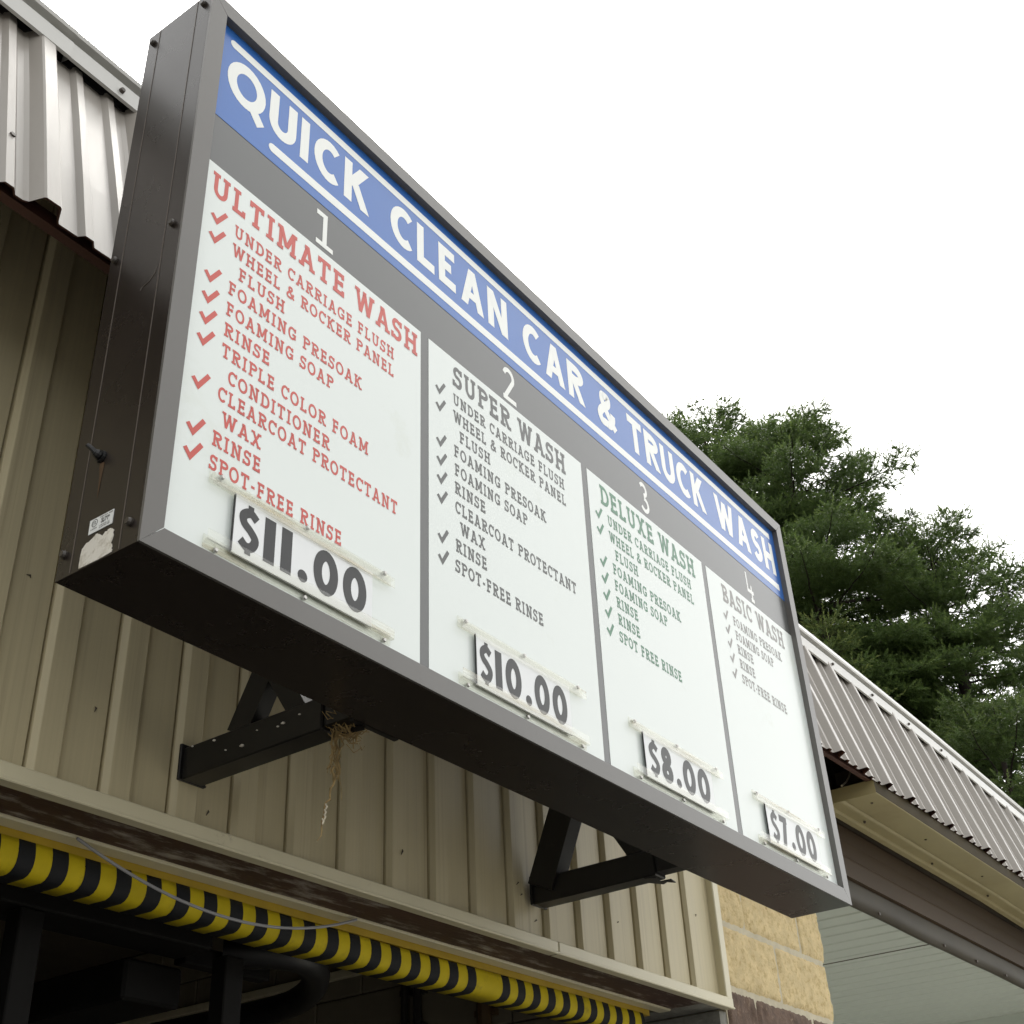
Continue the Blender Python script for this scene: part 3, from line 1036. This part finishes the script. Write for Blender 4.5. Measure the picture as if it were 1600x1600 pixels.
for (xl1, xl0, xr0, xr1, head, ha, hbx, mt, ck, rows_, cx) in PAN:
    pm = MB()
    zt, zb = 1.190, .040
    y0, y1 = PY - .0010, PY + .004
    c8 = [(xl0, y0, zb), (xr0, y0, zb), (xr1, y0, zt), (xl1, y0, zt)]
    pm.face(c8)
    pm.grid([c8, [(a, y1, c_) for a, _, c_ in c8]], 0, close=True)
    po = pm.build('menu_panel', M['white'], sg, label='white menu panel headed ' + head.lower())
    sp_ = head.index(' ')
    for rg_ in ((0, sp_), (sp_, len(head))):
        lt = MB()
        text(lt, head, on_face(1.081, y0), .083, .18, ha, hbx, gap=.12, only=rg_)
        lt.build('heading_word', M[mt], po)
    lt = MB()
    for (s_, xa, xb, ztop, c_) in rows_:
        text(lt, s_, on_face(ztop - .0425, y0), .0425, .172, xa, xb, gap=.15)
        if c_:
            ckm = MB()
            check(ckm, cx, ztop - .022, ck, lambda u, v, l: (u, y0 - l, v))
            ckm.build('check_mark', M[mt], po)
    lt.build('wash_list_lettering', M[mt], po)

# card rails: clear channels, screwed to the face
rail_x = [(.176, .792), (1.070, 1.690), (1.964, 2.582), (2.842, 3.458)]
for (xa, xb) in rail_x:
    for zc_, dr in ((.260, -1), (.092, 1)):
        rl = MB()
        yb = PY - .0018
        rl.box((xa, yb - .004, zc_ - .016), (xb, yb, zc_ + .018), bev=.0012)
        rl.box((xa, yb - .015, zc_ - .003), (xb, yb - .0042, zc_ + .003), bev=.001)
        rl.box((xa, yb - .0178, zc_ + (-.026 if dr < 0 else -.003)), (xb, yb - .0152, zc_ + (.003 if dr < 0 else .026)), bev=.001)
        ro = rl.build('card_rail', M['acrylic'], sg)
        for fx in (.055, .5, .955):
            sm = MB()
            sm.disc((xa + (xb - xa) * fx, yb - .0045, zc_ + .011 * (-dr)), (0, -1, 0), .0065, .006, 10, 0, .7)
            sm.build('rail_screw', M['steel'], ro)
# cabinet screws
for y, z in ((.234, 1.751), (.028, 1.751), (.029, .904), (.237, .907), (.237, .0575), (.031, .056)):
    sm = MB()
    sm.disc((-.0005, y, z), (-1, 0, 0), .0095, .011, 12, 0, .7)
    sm.build('cabinet_screw', M['dark_screw'], cab)
# rubber-booted pull switch on the cabinet side
sw = MB()
c0 = Vector((0, .163, .278))
sw.disc(c0, (-1, 0, 0), .015, .008, 14, 0, .95)
sw.disc(c0 + Vector((-.008, 0, 0)), (-1, .15, .3), .011, .014, 12, 0, .7)
sw.tube([c0 + Vector((-.018, .002, .004)), c0 + Vector((-.026, .006, .012)), c0 + Vector((-.034, .012, .020))], [.007, .006, .005], 10)
sw.build('toggle_switch', M['rubber'], cab)
ru = MB()
ru.face([(-.0009, .158, .262), (-.0009, .150, .258), (-.0009, .153, .225), (-.0009, .157, .16), (-.0009, .161, .222), (-.0009, .168, .262)])
ru.build('rust_stain', mat('rust_run', (.075, .040, .018), rough=.5, var=.3, scale=30), cab)


def on_side(y0, z0, x=-.0016):                     # reading direction on the left end is -Y
    return lambda u, v, l: (x - l, y0 - u, z0 + v)


st = MB()
# slightly sloped label
qa = [(.167, .0775), (.0915, .0800), (.0915, .1145), (.167, .1135)]
st.box((-.0016, .0915, .0785), (-.0002, .167, .1140))
sto = st.build('rating_label', M['sticker'], cab)
tx = MB()
pl = on_side(.167, .0785, -.0017)
# round approval mark with letters, then lines of small print
cxm, czm = .017, .0235
for q in stroke_poly(arc(cxm, czm, .0088, .0088, 0, 360, 22)[:-1], .0014, True):
    tx.face([pl(a[0], a[1], .0002) for a in q])
text(tx, 'ETL', lambda u, v, l: pl(u, v + czm - .004, l), .008, .16, cxm - .0062, cxm + .0062, gap=.1, slab=False)
text(tx, 'LISTED', lambda u, v, l: pl(u, v + .0075, l), .0035, .16, .007, .0265, slab=False)
text(tx, 'ELECTRIC SIGN', lambda u, v, l: pl(u, v + .0295, l), .0034, .17, .034, .073, slab=False)
text(tx, 'SECTION', lambda u, v, l: pl(u, v + .0215, l), .0055, .2, .038, .064, slab=False)
text(tx, 'UNIT 1', lambda u, v, l: pl(u, v + .0155, l), .0045, .2, .038, .060, slab=False)
text(tx, 'CONFORMS TO', lambda u, v, l: pl(u, v + .0085, l), .0030, .15, .034, .066, slab=False)
text(tx, 'ILLUMINATED', lambda u, v, l: pl(u, v + .0040, l), .0030, .15, .034, .068, slab=False)
tx.build('label_lettering', M['letter_black'], sto)
# torn remains of an older label at the lower edge
rg = random.Random(11)
out = []
edge = [(.182, .003), (.183, .030), (.181, .050), (.168, .060), (.150, .067), (.137, .071), (.128, .066), (.118, .060), (.108, .064), (.098, .068), (.090, .066), (.083, .060), (.082, .045), (.086, .032), (.081, .018), (.080, .005), (.12, .0025)]
for i, (y, z) in enumerate(edge):
    y2, z2 = edge[(i + 1) % len(edge)]
    for t_ in (0, .33, .66):
        jit = .0022 if 3 <= i <= 14 else .0004
        out.append((-.0014, y + (y2 - y) * t_ + rg.uniform(-jit, jit), z + (z2 - z) * t_ + rg.uniform(-jit, jit)))
tn = MB()
tn.face(out)
tn.grid([out, [(-.0001, b_, c_) for _, b_, c_ in out]], 0, close=True)
tn.build('torn_label', M['torn'], cab)
# scratch on the cabinet side
sc = MB()
sc.tube([(-.0008, .118, .740), (-.0008, .112, .748), (-.0008, .090, .752), (-.0008, .074, .768), (-.0008, .066, .790)], [.0020, .0014, .0009, .0012, .0005], 5)
sc.build('scratch', M['seam'], cab)

# ------------------------------------------------------------------ price cards
PR = [('$11.00', .246, .712, .266, .690, 'first, under the red wash list'), ('$10.00', 1.136, 1.602, 1.156, 1.582, ''), ('$8.00', 2.030, 2.496, 2.062, 2.470, ''), ('$7.00', 2.918, 3.382, 2.955, 3.350, '')]
LAB = ['white price card reading $11.00 in clear rails under the red list', 'white price card reading $10.00 in clear rails under the charcoal list',
       'white price card reading $8.00 in clear rails under the green list', 'white price card reading $7.00 in clear rails under the taupe list']
for (s_, xa, xb, ta, tb, _), lab in zip(PR, LAB):
    pc = thing('price_card', lab, 'price card', ((xa + xb) / 2, PY - .012, .095), 'price cards in the sign rails')
    cm = MB()
    ya, yb = PY - .0135, PY - .0085
    cm.box((xa + .0042, ya, .094), (xb, yb, .248))
    cd = cm.build('card', M['card'], pc)
    cm = MB()
    cm.box((xa + .0018, ya + .0005, .097), (xa + .004, yb, .245))
    cm.build('card_edge', M['black'], pc)
    tx = MB()
    if s_ == '$11.00' or s_ == '$10.00':
        pass
    text(tx, s_, on_face(.113, ya), .116, .25, ta, tb, gap=.15, slab=False)
    tx.build('price_lettering', M['letter_black'], cd)

# ------------------------------------------------------------------ support brackets
lip_r = random.Random(7)
for x0, lab, n2 in ((.918, 'black steel bracket under the left half of the sign with a nest on its end', 1), (2.668, 'black steel bracket under the right half of the sign with torn end tab', 0)):
    br = thing('support_bracket', lab, 'bracket', (x0 + .04, .905, 0), 'steel brackets carrying the sign')
    a = MB()
    a.box((x0, .36, -.004), (x0 + .078, .904, .092), bev=.004)
    a.box((x0 - .012, .893, -.006), (x0 + .09, .9035, .102), bev=.002)
    a.build('arm', M['black_steel'], br)
    a = MB()
    a.box((x0 + .010, DS + .003, .008), (x0 + .068, .3595, .080))
    a.build('arm_end', M['black_steel'], br)
    if n2:
        a = MB(); a.bar((x0 + .03, .69, .080), (x0 + .03, .555, .33), .05, .085, (0, 1, .3)); a.build('strut', M['black_steel'], br)
        a = MB(); a.bar((x0 + .03, .45, .07), (x0 + .03, .60, .30), .05, .062, (0, 1, -.3)); a.build('strut', M['black_steel'], br)
        a = MB()
        a.face([(x0 + .062, .40, .13), (x0 + .062, DS + .004, .15), (x0 + .062, DS + .004, -.015), (x0 + .062, .395, .0)])
        a.box((x0 + .02, DS + .004, .0), (x0 + .20, DS + .02, .16))
        a.build('end_plate', M['black_steel'], br)
    else:
        a = MB(); a.bar((x0 + .020, .853, .052), (x0 + .020, .70, .40), .075, .115, (0, 1, .3)); a.build('strut', M['black_steel'], br)
        a = MB(); a.bar((x0 + .035, .42, .07), (x0 + .035, .50, .20), .05, .07, (0, 1, -.3)); a.build('strut', M['black_steel'], br)
        a = MB()
        zt_ = -.0065
        tabp = [(x0 + .005, .41), (x0 + .03, .375), (x0 + .085, .385), (x0 + .088, .345), (x0 + .135, .352), (x0 + .105, .372), (x0 + .120, .395), (x0 + .06, .43)]
        a.face([(x_, y_, zt_) for x_, y_ in tabp][::-1])
        a.face([(x_, y_, zt_ + .004) for x_, y_ in tabp])
        a.grid([[(x_, y_, zt_) for x_, y_ in tabp], [(x_, y_, zt_ + .004) for x_, y_ in tabp]], 0, close=True)
        a.build('torn_tab', M['black_steel'], br)

    if n2:
        for y_, z_, r_ in ((.86, .085, .004), (.77, .078, .005), (.72, .035, .0035), (.655, .030, .007), (.60, .060, .003), (.52, .048, .004), (.50, .052, .006), (.44, .060, .004)):
            a = MB()
            a.tube([(x0 - .0012, y_ - r_, z_), (x0 - .0018, y_, z_ + .001), (x0 - .0012, y_ + r_ * 1.3, z_ + .002)], [r_ * .4, r_ * .7, r_ * .3], 6)
            a.build('dropping', M['torn'], br)

# ------------------------------------------------------------------ nest remains on the left bracket
rn = random.Random(21)
ns = thing('bird_nest', 'straggly dry straw nest hanging off the end of the left bracket', 'nest', (1.0, .34, 0))
m1 = MB()
for i in range(150):
    c = Vector((.985 + rn.gauss(0, .026), .325 + rn.gauss(0, .016), .016 + rn.gauss(0, .015)))
    a_ = rn.uniform(0, 6.28)
    L_ = rn.uniform(.025, .075)
    d_ = Vector((math.cos(a_), math.sin(a_) * .5, rn.uniform(-.5, .2)))
    sag = Vector((0, 0, -rn.uniform(0, .02)))
    m1.tube([c - d_ * L_ / 2, c + sag, c + d_ * L_ / 2], rn.uniform(.0008, .0018), 4, cap=False)
m1.build('straw', M['straw'], ns)
m1 = MB()
for i in range(16):
    p_ = Vector((.955 + rn.uniform(-.012, .014), .345 + rn.uniform(-.01, .01), .0))
    pts = [p_]
    for j in range(7):
        p_ = p_ + Vector((rn.gauss(0, .006), rn.gauss(0, .003), -rn.uniform(.010, .026)))
        pts.append(p_)
    m1.tube(pts, rn.uniform(.0008, .0022), 4, cap=False)
p_ = Vector((.957, .345, -.10))
pts = [p_]
for j in range(16):
    p_ = p_ + Vector((rn.gauss(-.0016, .005), rn.gauss(0, .003), -.0135))
    pts.append(p_)
m1.tube(pts, [.004, .004, .003, .0035, .0028, .0035, .002, .003, .002, .003, .002, .0025, .002, .002, .002, .0015, .001], 5)
m1.tube([(.957, .345, -.10), (.975, .343, -.125), (.985, .343, -.155), (.987, .343, -.185)], .001, 4)
m1.build('hanging_strand', M['straw'], ns)
m1 = MB()
for t_ in (9, 10, 11, 12):
    q_ = pts[t_]
    m1.tube([q_ + Vector((-.003, -.004, .006)), q_ + Vector((.003, -.004, 0)), q_ + Vector((-.001, -.004, -.009))], [.0015, .0035, .0015], 5)
m1.build('pale_thread', M['fluff'], ns)

# ------------------------------------------------------------------ hazard striped bumper in the doorway
hz = thing('hazard_bumper', 'padded yellow and black striped clearance bumper hanging across the wash doorway', 'bumper', (1.0, 1.2, -.36))
bm_ = MB()
pr = [(1.147, -.198), (1.142, -.214), (1.139, -.232), (1.139, -.248), (1.142, -.262), (1.149, -.274), (1.160, -.283), (1.176, -.288), (1.25, -.286), (1.25, -.198)]


def strip(xa, xb, m_):
    n = 2
    bm_.grid([[(xa + (xb - xa) * i / n, y + .002 * math.sin((xa + (xb - xa) * i / n) * 9), z + .004 * math.sin((xa + (xb - xa) * i / n) * 2.1)) for y, z in pr] for i in range(n + 1)], m_, close=True)


x = .601 - .109 * 22
bl_ = .0545
while x < 2.60:
    jb = rn.uniform(-.002, .002)
    strip(x + jb, x + bl_, 1)
    nx = x + .109
    if nx > 2.60: nx = 2.786
    strip(x + bl_, nx, 0)
    x = nx if nx < 2.78 else 9
x = 2.786
while x < 3.82:
    strip(x, x + .0525, 1); strip(x + .0525, x + .105, 0); x += .105
strip(x, x + .03, 1)
bm_.build('padding', [M['yellow'], M['stripe_black']], hz, smooth=True)

# ------------------------------------------------------------------ sagging cable
cbm = MB()
pts = []
A_, B_ = Vector((.735, 1.08, -.176)), Vector((1.875, 1.08, -.176))
for i in range(25):
    t_ = i / 24
    p_ = A_.lerp(B_, t_)
    p_.z -= .105 * 4 * t_ * (1 - t_) * (1 + .15 * (t_ - .5))
    pts.append(p_)
cbm.tube(pts, .0046, 7)
tag(cbm.build('cable', M['wire'], None), 'thin grey cable sagging in front of the striped bumper', 'cable')
cbm = MB()
cbm.tube([(5.955, .70, 1.47), (5.935, .70, 1.42), (5.90, .70, 1.385), (5.84, .70, 1.335), (5.74, .70, 1.28)], .006, 6)
cbm.tube([(5.40, .70, 1.385), (5.52, .70, 1.405), (5.70, .70, 1.455), (5.80, .70, 1.52)], .006, 6)
tag(cbm.build('loose_wire', M['wire_pale'], None), 'pale loose wire hanging out of the dark eave right of the sign', 'wire')

# ------------------------------------------------------------------ wash equipment just inside the door
eq = thing('wash_frame', 'black steel wash arch frame with curved hose just inside the doorway', 'wash frame', (1.3, 1.6, GZ))
a = MB(); a.box((-1.5, 1.42, -.268), (1.56, 1.60, -.16), bev=.006); a.build('cross_beam', M['matte_black'], eq)
a = MB()
a.box((1.36, 1.601, -.42), (1.60, 4.2, -.29), bev=.01)
a.build('side_box', M['matte_black'], eq)
for x in (.835, 1.63):
    a = MB(); a.box((x, 1.43, GZ), (x + .082, 1.50, -.269), bev=.004); a.build('post', M['matte_black'], eq)
a = MB()
a.tube(catmull([tuple(c + (q - c) * 1.095 for c, q in zip((-1.336, -1.802, -1.35), p_)) for p_ in [(1.52, 1.33, -.30), (1.66, 1.215, -.30), (1.80, 1.225, -.30), (1.95, 1.33, -.30), (2.10, 1.49, -.30), (2.20, 1.66, -.30), (2.24, 1.82, -.30), (2.245, 1.98, -.30), (2.24, 2.2, -.30), (2.22, 2.6, -.30), (2.2, 3.2, -.3)]], 5), .054, 14)
a.build('hose', M['rubber'], eq, smooth=True)
a = MB(); a.box((1.62, 1.62, -.262), (2.02, 1.68, -.20), bev=.004); a.build('bracket_plate', M['matte_black'], eq)

pg = 'pipes on the tunnel side wall'
for nm, y, r_, mt, lab in (('conduit', 2.77, .020, 'conduit', 'thin dark conduit on the tunnel wall, further from the doorway edge'), ('conduit', 2.68, .024, 'conduit', 'thicker dark conduit on the tunnel wall beside the thin one'), ('pipe', 2.24, .040, 'copper', 'brown pipe standing on the tunnel wall under the striped bumper')):
    a = MB()
    a.tube([(4.155, y, GZ), (4.155, y, -1.5), (4.155, y, .30)], r_, 10)
    for zz in (-2.8, -1.4, 0.0, .18):
        a.box((4.150, y - r_ * 1.5, zz), (4.199, y + r_ * 1.5, zz + .03))
    tag(a.build(nm, M[mt], None, smooth=False), lab, nm, pg)


# ------------------------------------------------------------------ spruces
def make_needles(pos, dirs, lens, tipv, rs, K, nl, nw):
    """needle triangles round every shoot (numpy, metres)"""
    n = len(pos)
    a = np.where(np.abs(dirs[:, 2:3]) < .9, np.array([[0, 0, 1.]]), np.array([[1., 0, 0]]))
    u = np.cross(dirs, a); u /= np.linalg.norm(u, axis=1, keepdims=True)
    v = np.cross(dirs, u)
    s = (np.arange(K) + .5) / K
    s = np.clip(s[None, :] + rs.uniform(-.03, .03, (n, K)), 0, 1)
    ph = np.arange(K)[None, :] * 2.39996 + rs.uniform(0, 6.28, (n, 1)) + rs.uniform(-.3, .3, (n, K))
    rad = np.cos(ph)[..., None] * u[:, None, :] + np.sin(ph)[..., None] * v[:, None, :]
    base = pos[:, None, :] + dirs[:, None, :] * (s * lens[:, None])[..., None]
    ang = np.radians(58 - 38 * s ** 2)
    nd = dirs[:, None, :] * np.cos(ang)[..., None] + rad * np.sin(ang)[..., None]
    ln = nl * rs.uniform(.8, 1.2, (n, K)) * (1 - .25 * s)
    tan = np.cross(nd, dirs[:, None, :])
    tan /= (np.linalg.norm(tan, axis=2, keepdims=True) + 1e-9)
    p0 = base - tan * (nw / 2)
    p1 = base + tan * (nw / 2)
    p2 = base + nd * ln[..., None] + tan * (nw * .22)
    p3 = base + nd * ln[..., None] - tan * (nw * .22)
    V = np.stack([p0, p1, p2, p3], 2).reshape(-1, 3)
    tv = np.clip(tipv[:, None] * (.35 + .65 * s), 0, 1)
    return V, tv.reshape(-1)


def np_mesh(name, V, m, parent, tip=None):
    n = len(V) // 4
    me = bpy.data.meshes.new(name)
    me.vertices.add(len(V))
    me.vertices.foreach_set('co', V.astype(np.float32).ravel())
    me.loops.add(n * 4)
    me.loops.foreach_set('vertex_index', np.arange(n * 4, dtype=np.int32))
    me.polygons.add(n)
    me.polygons.foreach_set('loop_start', np.arange(0, n * 4, 4, dtype=np.int32))
    me.materials.append(m)
    if tip is not None:
        at = me.attributes.new('tip', 'FLOAT', 'FACE')
        at.data.foreach_set('value', tip.astype(np.float32))
    me.update()
    me.validate()
    o = bpy.data.objects.new(name, me)
    COL.objects.link(o)
    o.parent = parent
    return o


def spruce(apex, prof_fn, label, seed, m, zcut, K=22, dens=3.0, rise=22, tipamt=.55, group='spruces behind the car wash', nl=.028, whorl=.27, nb=9, leaders=1):
    """apex in measured units; a trunk, whorled boughs, branchlets, shoots with needles"""
    rs = np.random.default_rng(seed)
    rd = random.Random(seed)
    ax = Vector(W(apex))
    root = thing('spruce_tree', label, 'tree', (apex[0], apex[1], GZ), group)
    base = Vector(root.location)
    wood = MB()

    def loc(v): return ((v.x) / S, (v.y) / S, v.z / S + GZ)
    Ht = ax.z
    wood.tube([loc(Vector((ax.x, ax.y, 0))), loc(Vector((ax.x, ax.y, Ht * .5))), loc(Vector((ax.x, ax.y, Ht * .85))), loc(Vector((ax.x, ax.y, Ht - .05)))],
              [max(.05, Ht * .022) / S, Ht * .014 / S, Ht * .006 / S, .008 / S], 9)
    tw = wood.build('trunk', M['bark'], root, smooth=True)
    P, D, L_, Tp = [], [], [], []
    bw = MB()

    def shoot(p, d, l, t):
        P.append(p[:]); D.append(d.normalized()[:]); L_.append(l); Tp.append(t)
    # leader(s)
    for j in range(leaders):
        r0_ = rd.uniform(.25, 1.0); a0_ = rd.uniform(0, 6.28)
        o = Vector((r0_ * math.cos(a0_), r0_ * math.sin(a0_), -r0_ * .75 + .1)) if j else Vector((0, 0, 0))
        dv = Vector((rd.uniform(-.12, .12), rd.uniform(-.12, .12), 1))
        for q in range(4):
            shoot(ax + o + dv * (-.50 + .16 * q), dv, .18, tipamt * (q / 3))
        for q in range(9):
            a_ = rd.uniform(0, 6.28)
            shoot(ax + o + dv * (-.5 + .05 * q), Vector((math.cos(a_), math.sin(a_), .9)), rd.uniform(.10, .2), tipamt)
    z = Ht - .15
    zl = (zcut - GZ) * S
    while z > .8:
        dep = Ht - z
        low = z < zl
        wh = whorl * (1.7 if low else 1) * rd.uniform(.85, 1.15)
        nbr = nb if not low else max(3, nb - 3)
        a0 = rd.uniform(0, 6.28)
        for b in range(nbr):
            az_ = a0 + 6.283 * b / nbr + rd.uniform(-.35, .35)
            bl = prof_fn(dep) * rd.uniform(.72, 1.12)
            if bl < .06: continue
            el_ = math.radians(rise - min(34, dep * 9) + rd.uniform(-9, 9))
            o2 = Vector((math.cos(az_), math.sin(az_), 0))
            p = Vector((ax.x, ax.y, z + rd.uniform(-.08, .08)))
            nseg = max(3, int(bl / .13))
            pts = [p.copy()]
            e_ = el_
            for i in range(nseg):
                f_ = i / nseg
                e2 = e_ - .16 * math.sin(math.pi * f_) + .55 * max(0, f_ - .62) ** 1.2
                stp = (o2 * math.cos(e2) + Vector((0, 0, math.sin(e2)))) * (bl / nseg)
                p = p + stp + Vector((rd.gauss(0, .006), rd.gauss(0, .006), rd.gauss(0, .006)))
                pts.append(p.copy())
            bw.tube([loc(q) for q in pts], [(.003 + .007 * bl * (1 - i / nseg)) / S for i in range(nseg + 1)], 5, cap=False)
            # branchlets: sparse near the trunk, a thick mound of shoots over the outer half
            spc = .10 / dens * (2.2 if low else 1)
            s_ = .30 * bl if bl > .6 else .05
            side = 1
            while s_ < bl:
                f_ = s_ / bl
                i = min(nseg - 1, int(f_ * nseg))
                c = pts[i].lerp(pts[i + 1], f_ * nseg - i)
                fw = (pts[i + 1] - pts[i]).normalized()
                lat = fw.cross(Vector((0, 0, 1))).normalized() * side
                ll_ = min(.46, (bl - s_) * .55 + .14) * rd.uniform(.7, 1.15)
                dv = (fw * .75 + lat * .85 + Vector((0, 0, rd.uniform(-.35, .30)))).normalized()
                n2 = max(1, int(ll_ / .10))
                c2 = c.copy()
                thick = 1 if f_ > .45 else 0
                for q in range(n2):
                    l_ = ll_ / n2
                    last = q == n2 - 1
                    shoot(c2, dv, l_ * 1.15, tipamt * (.9 if last else .1) * rd.uniform(.4, 1.1))
                    if not low or q % 2 == 0:
                        hor = dv.cross(Vector((0, 0, 1))).normalized()
                        opts = [(1, rd.uniform(-.2, .3)), (-1, rd.uniform(-.2, .3))]
                        if thick and not low:
                            opts += [(rd.uniform(-.5, .5), rd.uniform(.5, .95))]
                            if rd.random() < .5: opts += [(rd.uniform(-.6, .6), -rd.uniform(.5, .9))]
                        for sg_, uz in opts:
                            if rd.random() < .88:
                                sd_ = (dv * .7 + hor * sg_ * .75 + Vector((0, 0, uz))).normalized()
                                shoot(c2 + dv * l_ * rd.uniform(.3, .7), sd_, rd.uniform(.07, .13), tipamt * (.2 + .8 * max(0, uz)) * rd.uniform(.4, 1.1))
                    c2 = c2 + dv * l_
                    dv = (dv + Vector((0, 0, rd.uniform(-.04, .10)))).normalized()
                side = -side
                s_ += spc * rd.uniform(.7, 1.3) * (2.6 if f_ < .42 else 1)
            # tip
            fw = (pts[-1] - pts[-2]).normalized()
            shoot(pts[-1] - fw * .05, fw, .24, tipamt)
            for sg_ in (-1, 1):
                sd_ = (fw + fw.cross(Vector((0, 0, 1))).normalized() * sg_ * .7).normalized()
                shoot(pts[-1] - fw * .05, sd_, .13, tipamt)
        z -= wh
    bw.build('bough', M['bark'], tw)
    P = np.array(P); D = np.array(D); L_ = np.array(L_); Tp = np.array(Tp)
    P = P - np.array(base)
    V, tv = make_needles(P, D, L_, Tp, rs, K, nl, .0090)
    np_mesh('crown', V, m, root, tv)
    return len(P)


tot = 0
# broad double-topped spruces behind, then the tree at the right, a low bough tree and a young one
tot += spruce((16.0, 5.60, 12.35), lambda d: .30 + 1.55 * (1 - math.exp(-d / 1.3)), 'tall dark spruce rising directly behind the top right corner of the sign', 3, M['needles'], 6.8, leaders=12)
tot += spruce((15.6, 4.05, 11.25), lambda d: .28 + 1.75 * (1 - math.exp(-d / 1.5)), 'broad dark spruce between the sign corner and the rightmost tall spruce', 5, M['needles'], 5.6, leaders=12)
tot += spruce((16.2, 2.30, 8.70), lambda d: .22 + 1.45 * (1 - math.exp(-d / 1.5)), 'dark spruce at the far right, lower than the others behind the roof', 8, M['needles'], 4.2, leaders=9)
tot += spruce((13.9, 1.55, 4.75), lambda d: .25 + 1.0 * (1 - math.exp(-d / .8)), 'lighter green low spruce showing just above the far end of the roof', 12, M['needles_young'], 3.0, tipamt=.35)
tot += spruce((13.2, 3.13, 6.35), lambda d: .08 + .24 * d, 'young yellow-green spruce tip poking up beside the sign edge', 15, M['needles_young'], 4.4, rise=35, tipamt=.9)
print('shoots', tot)
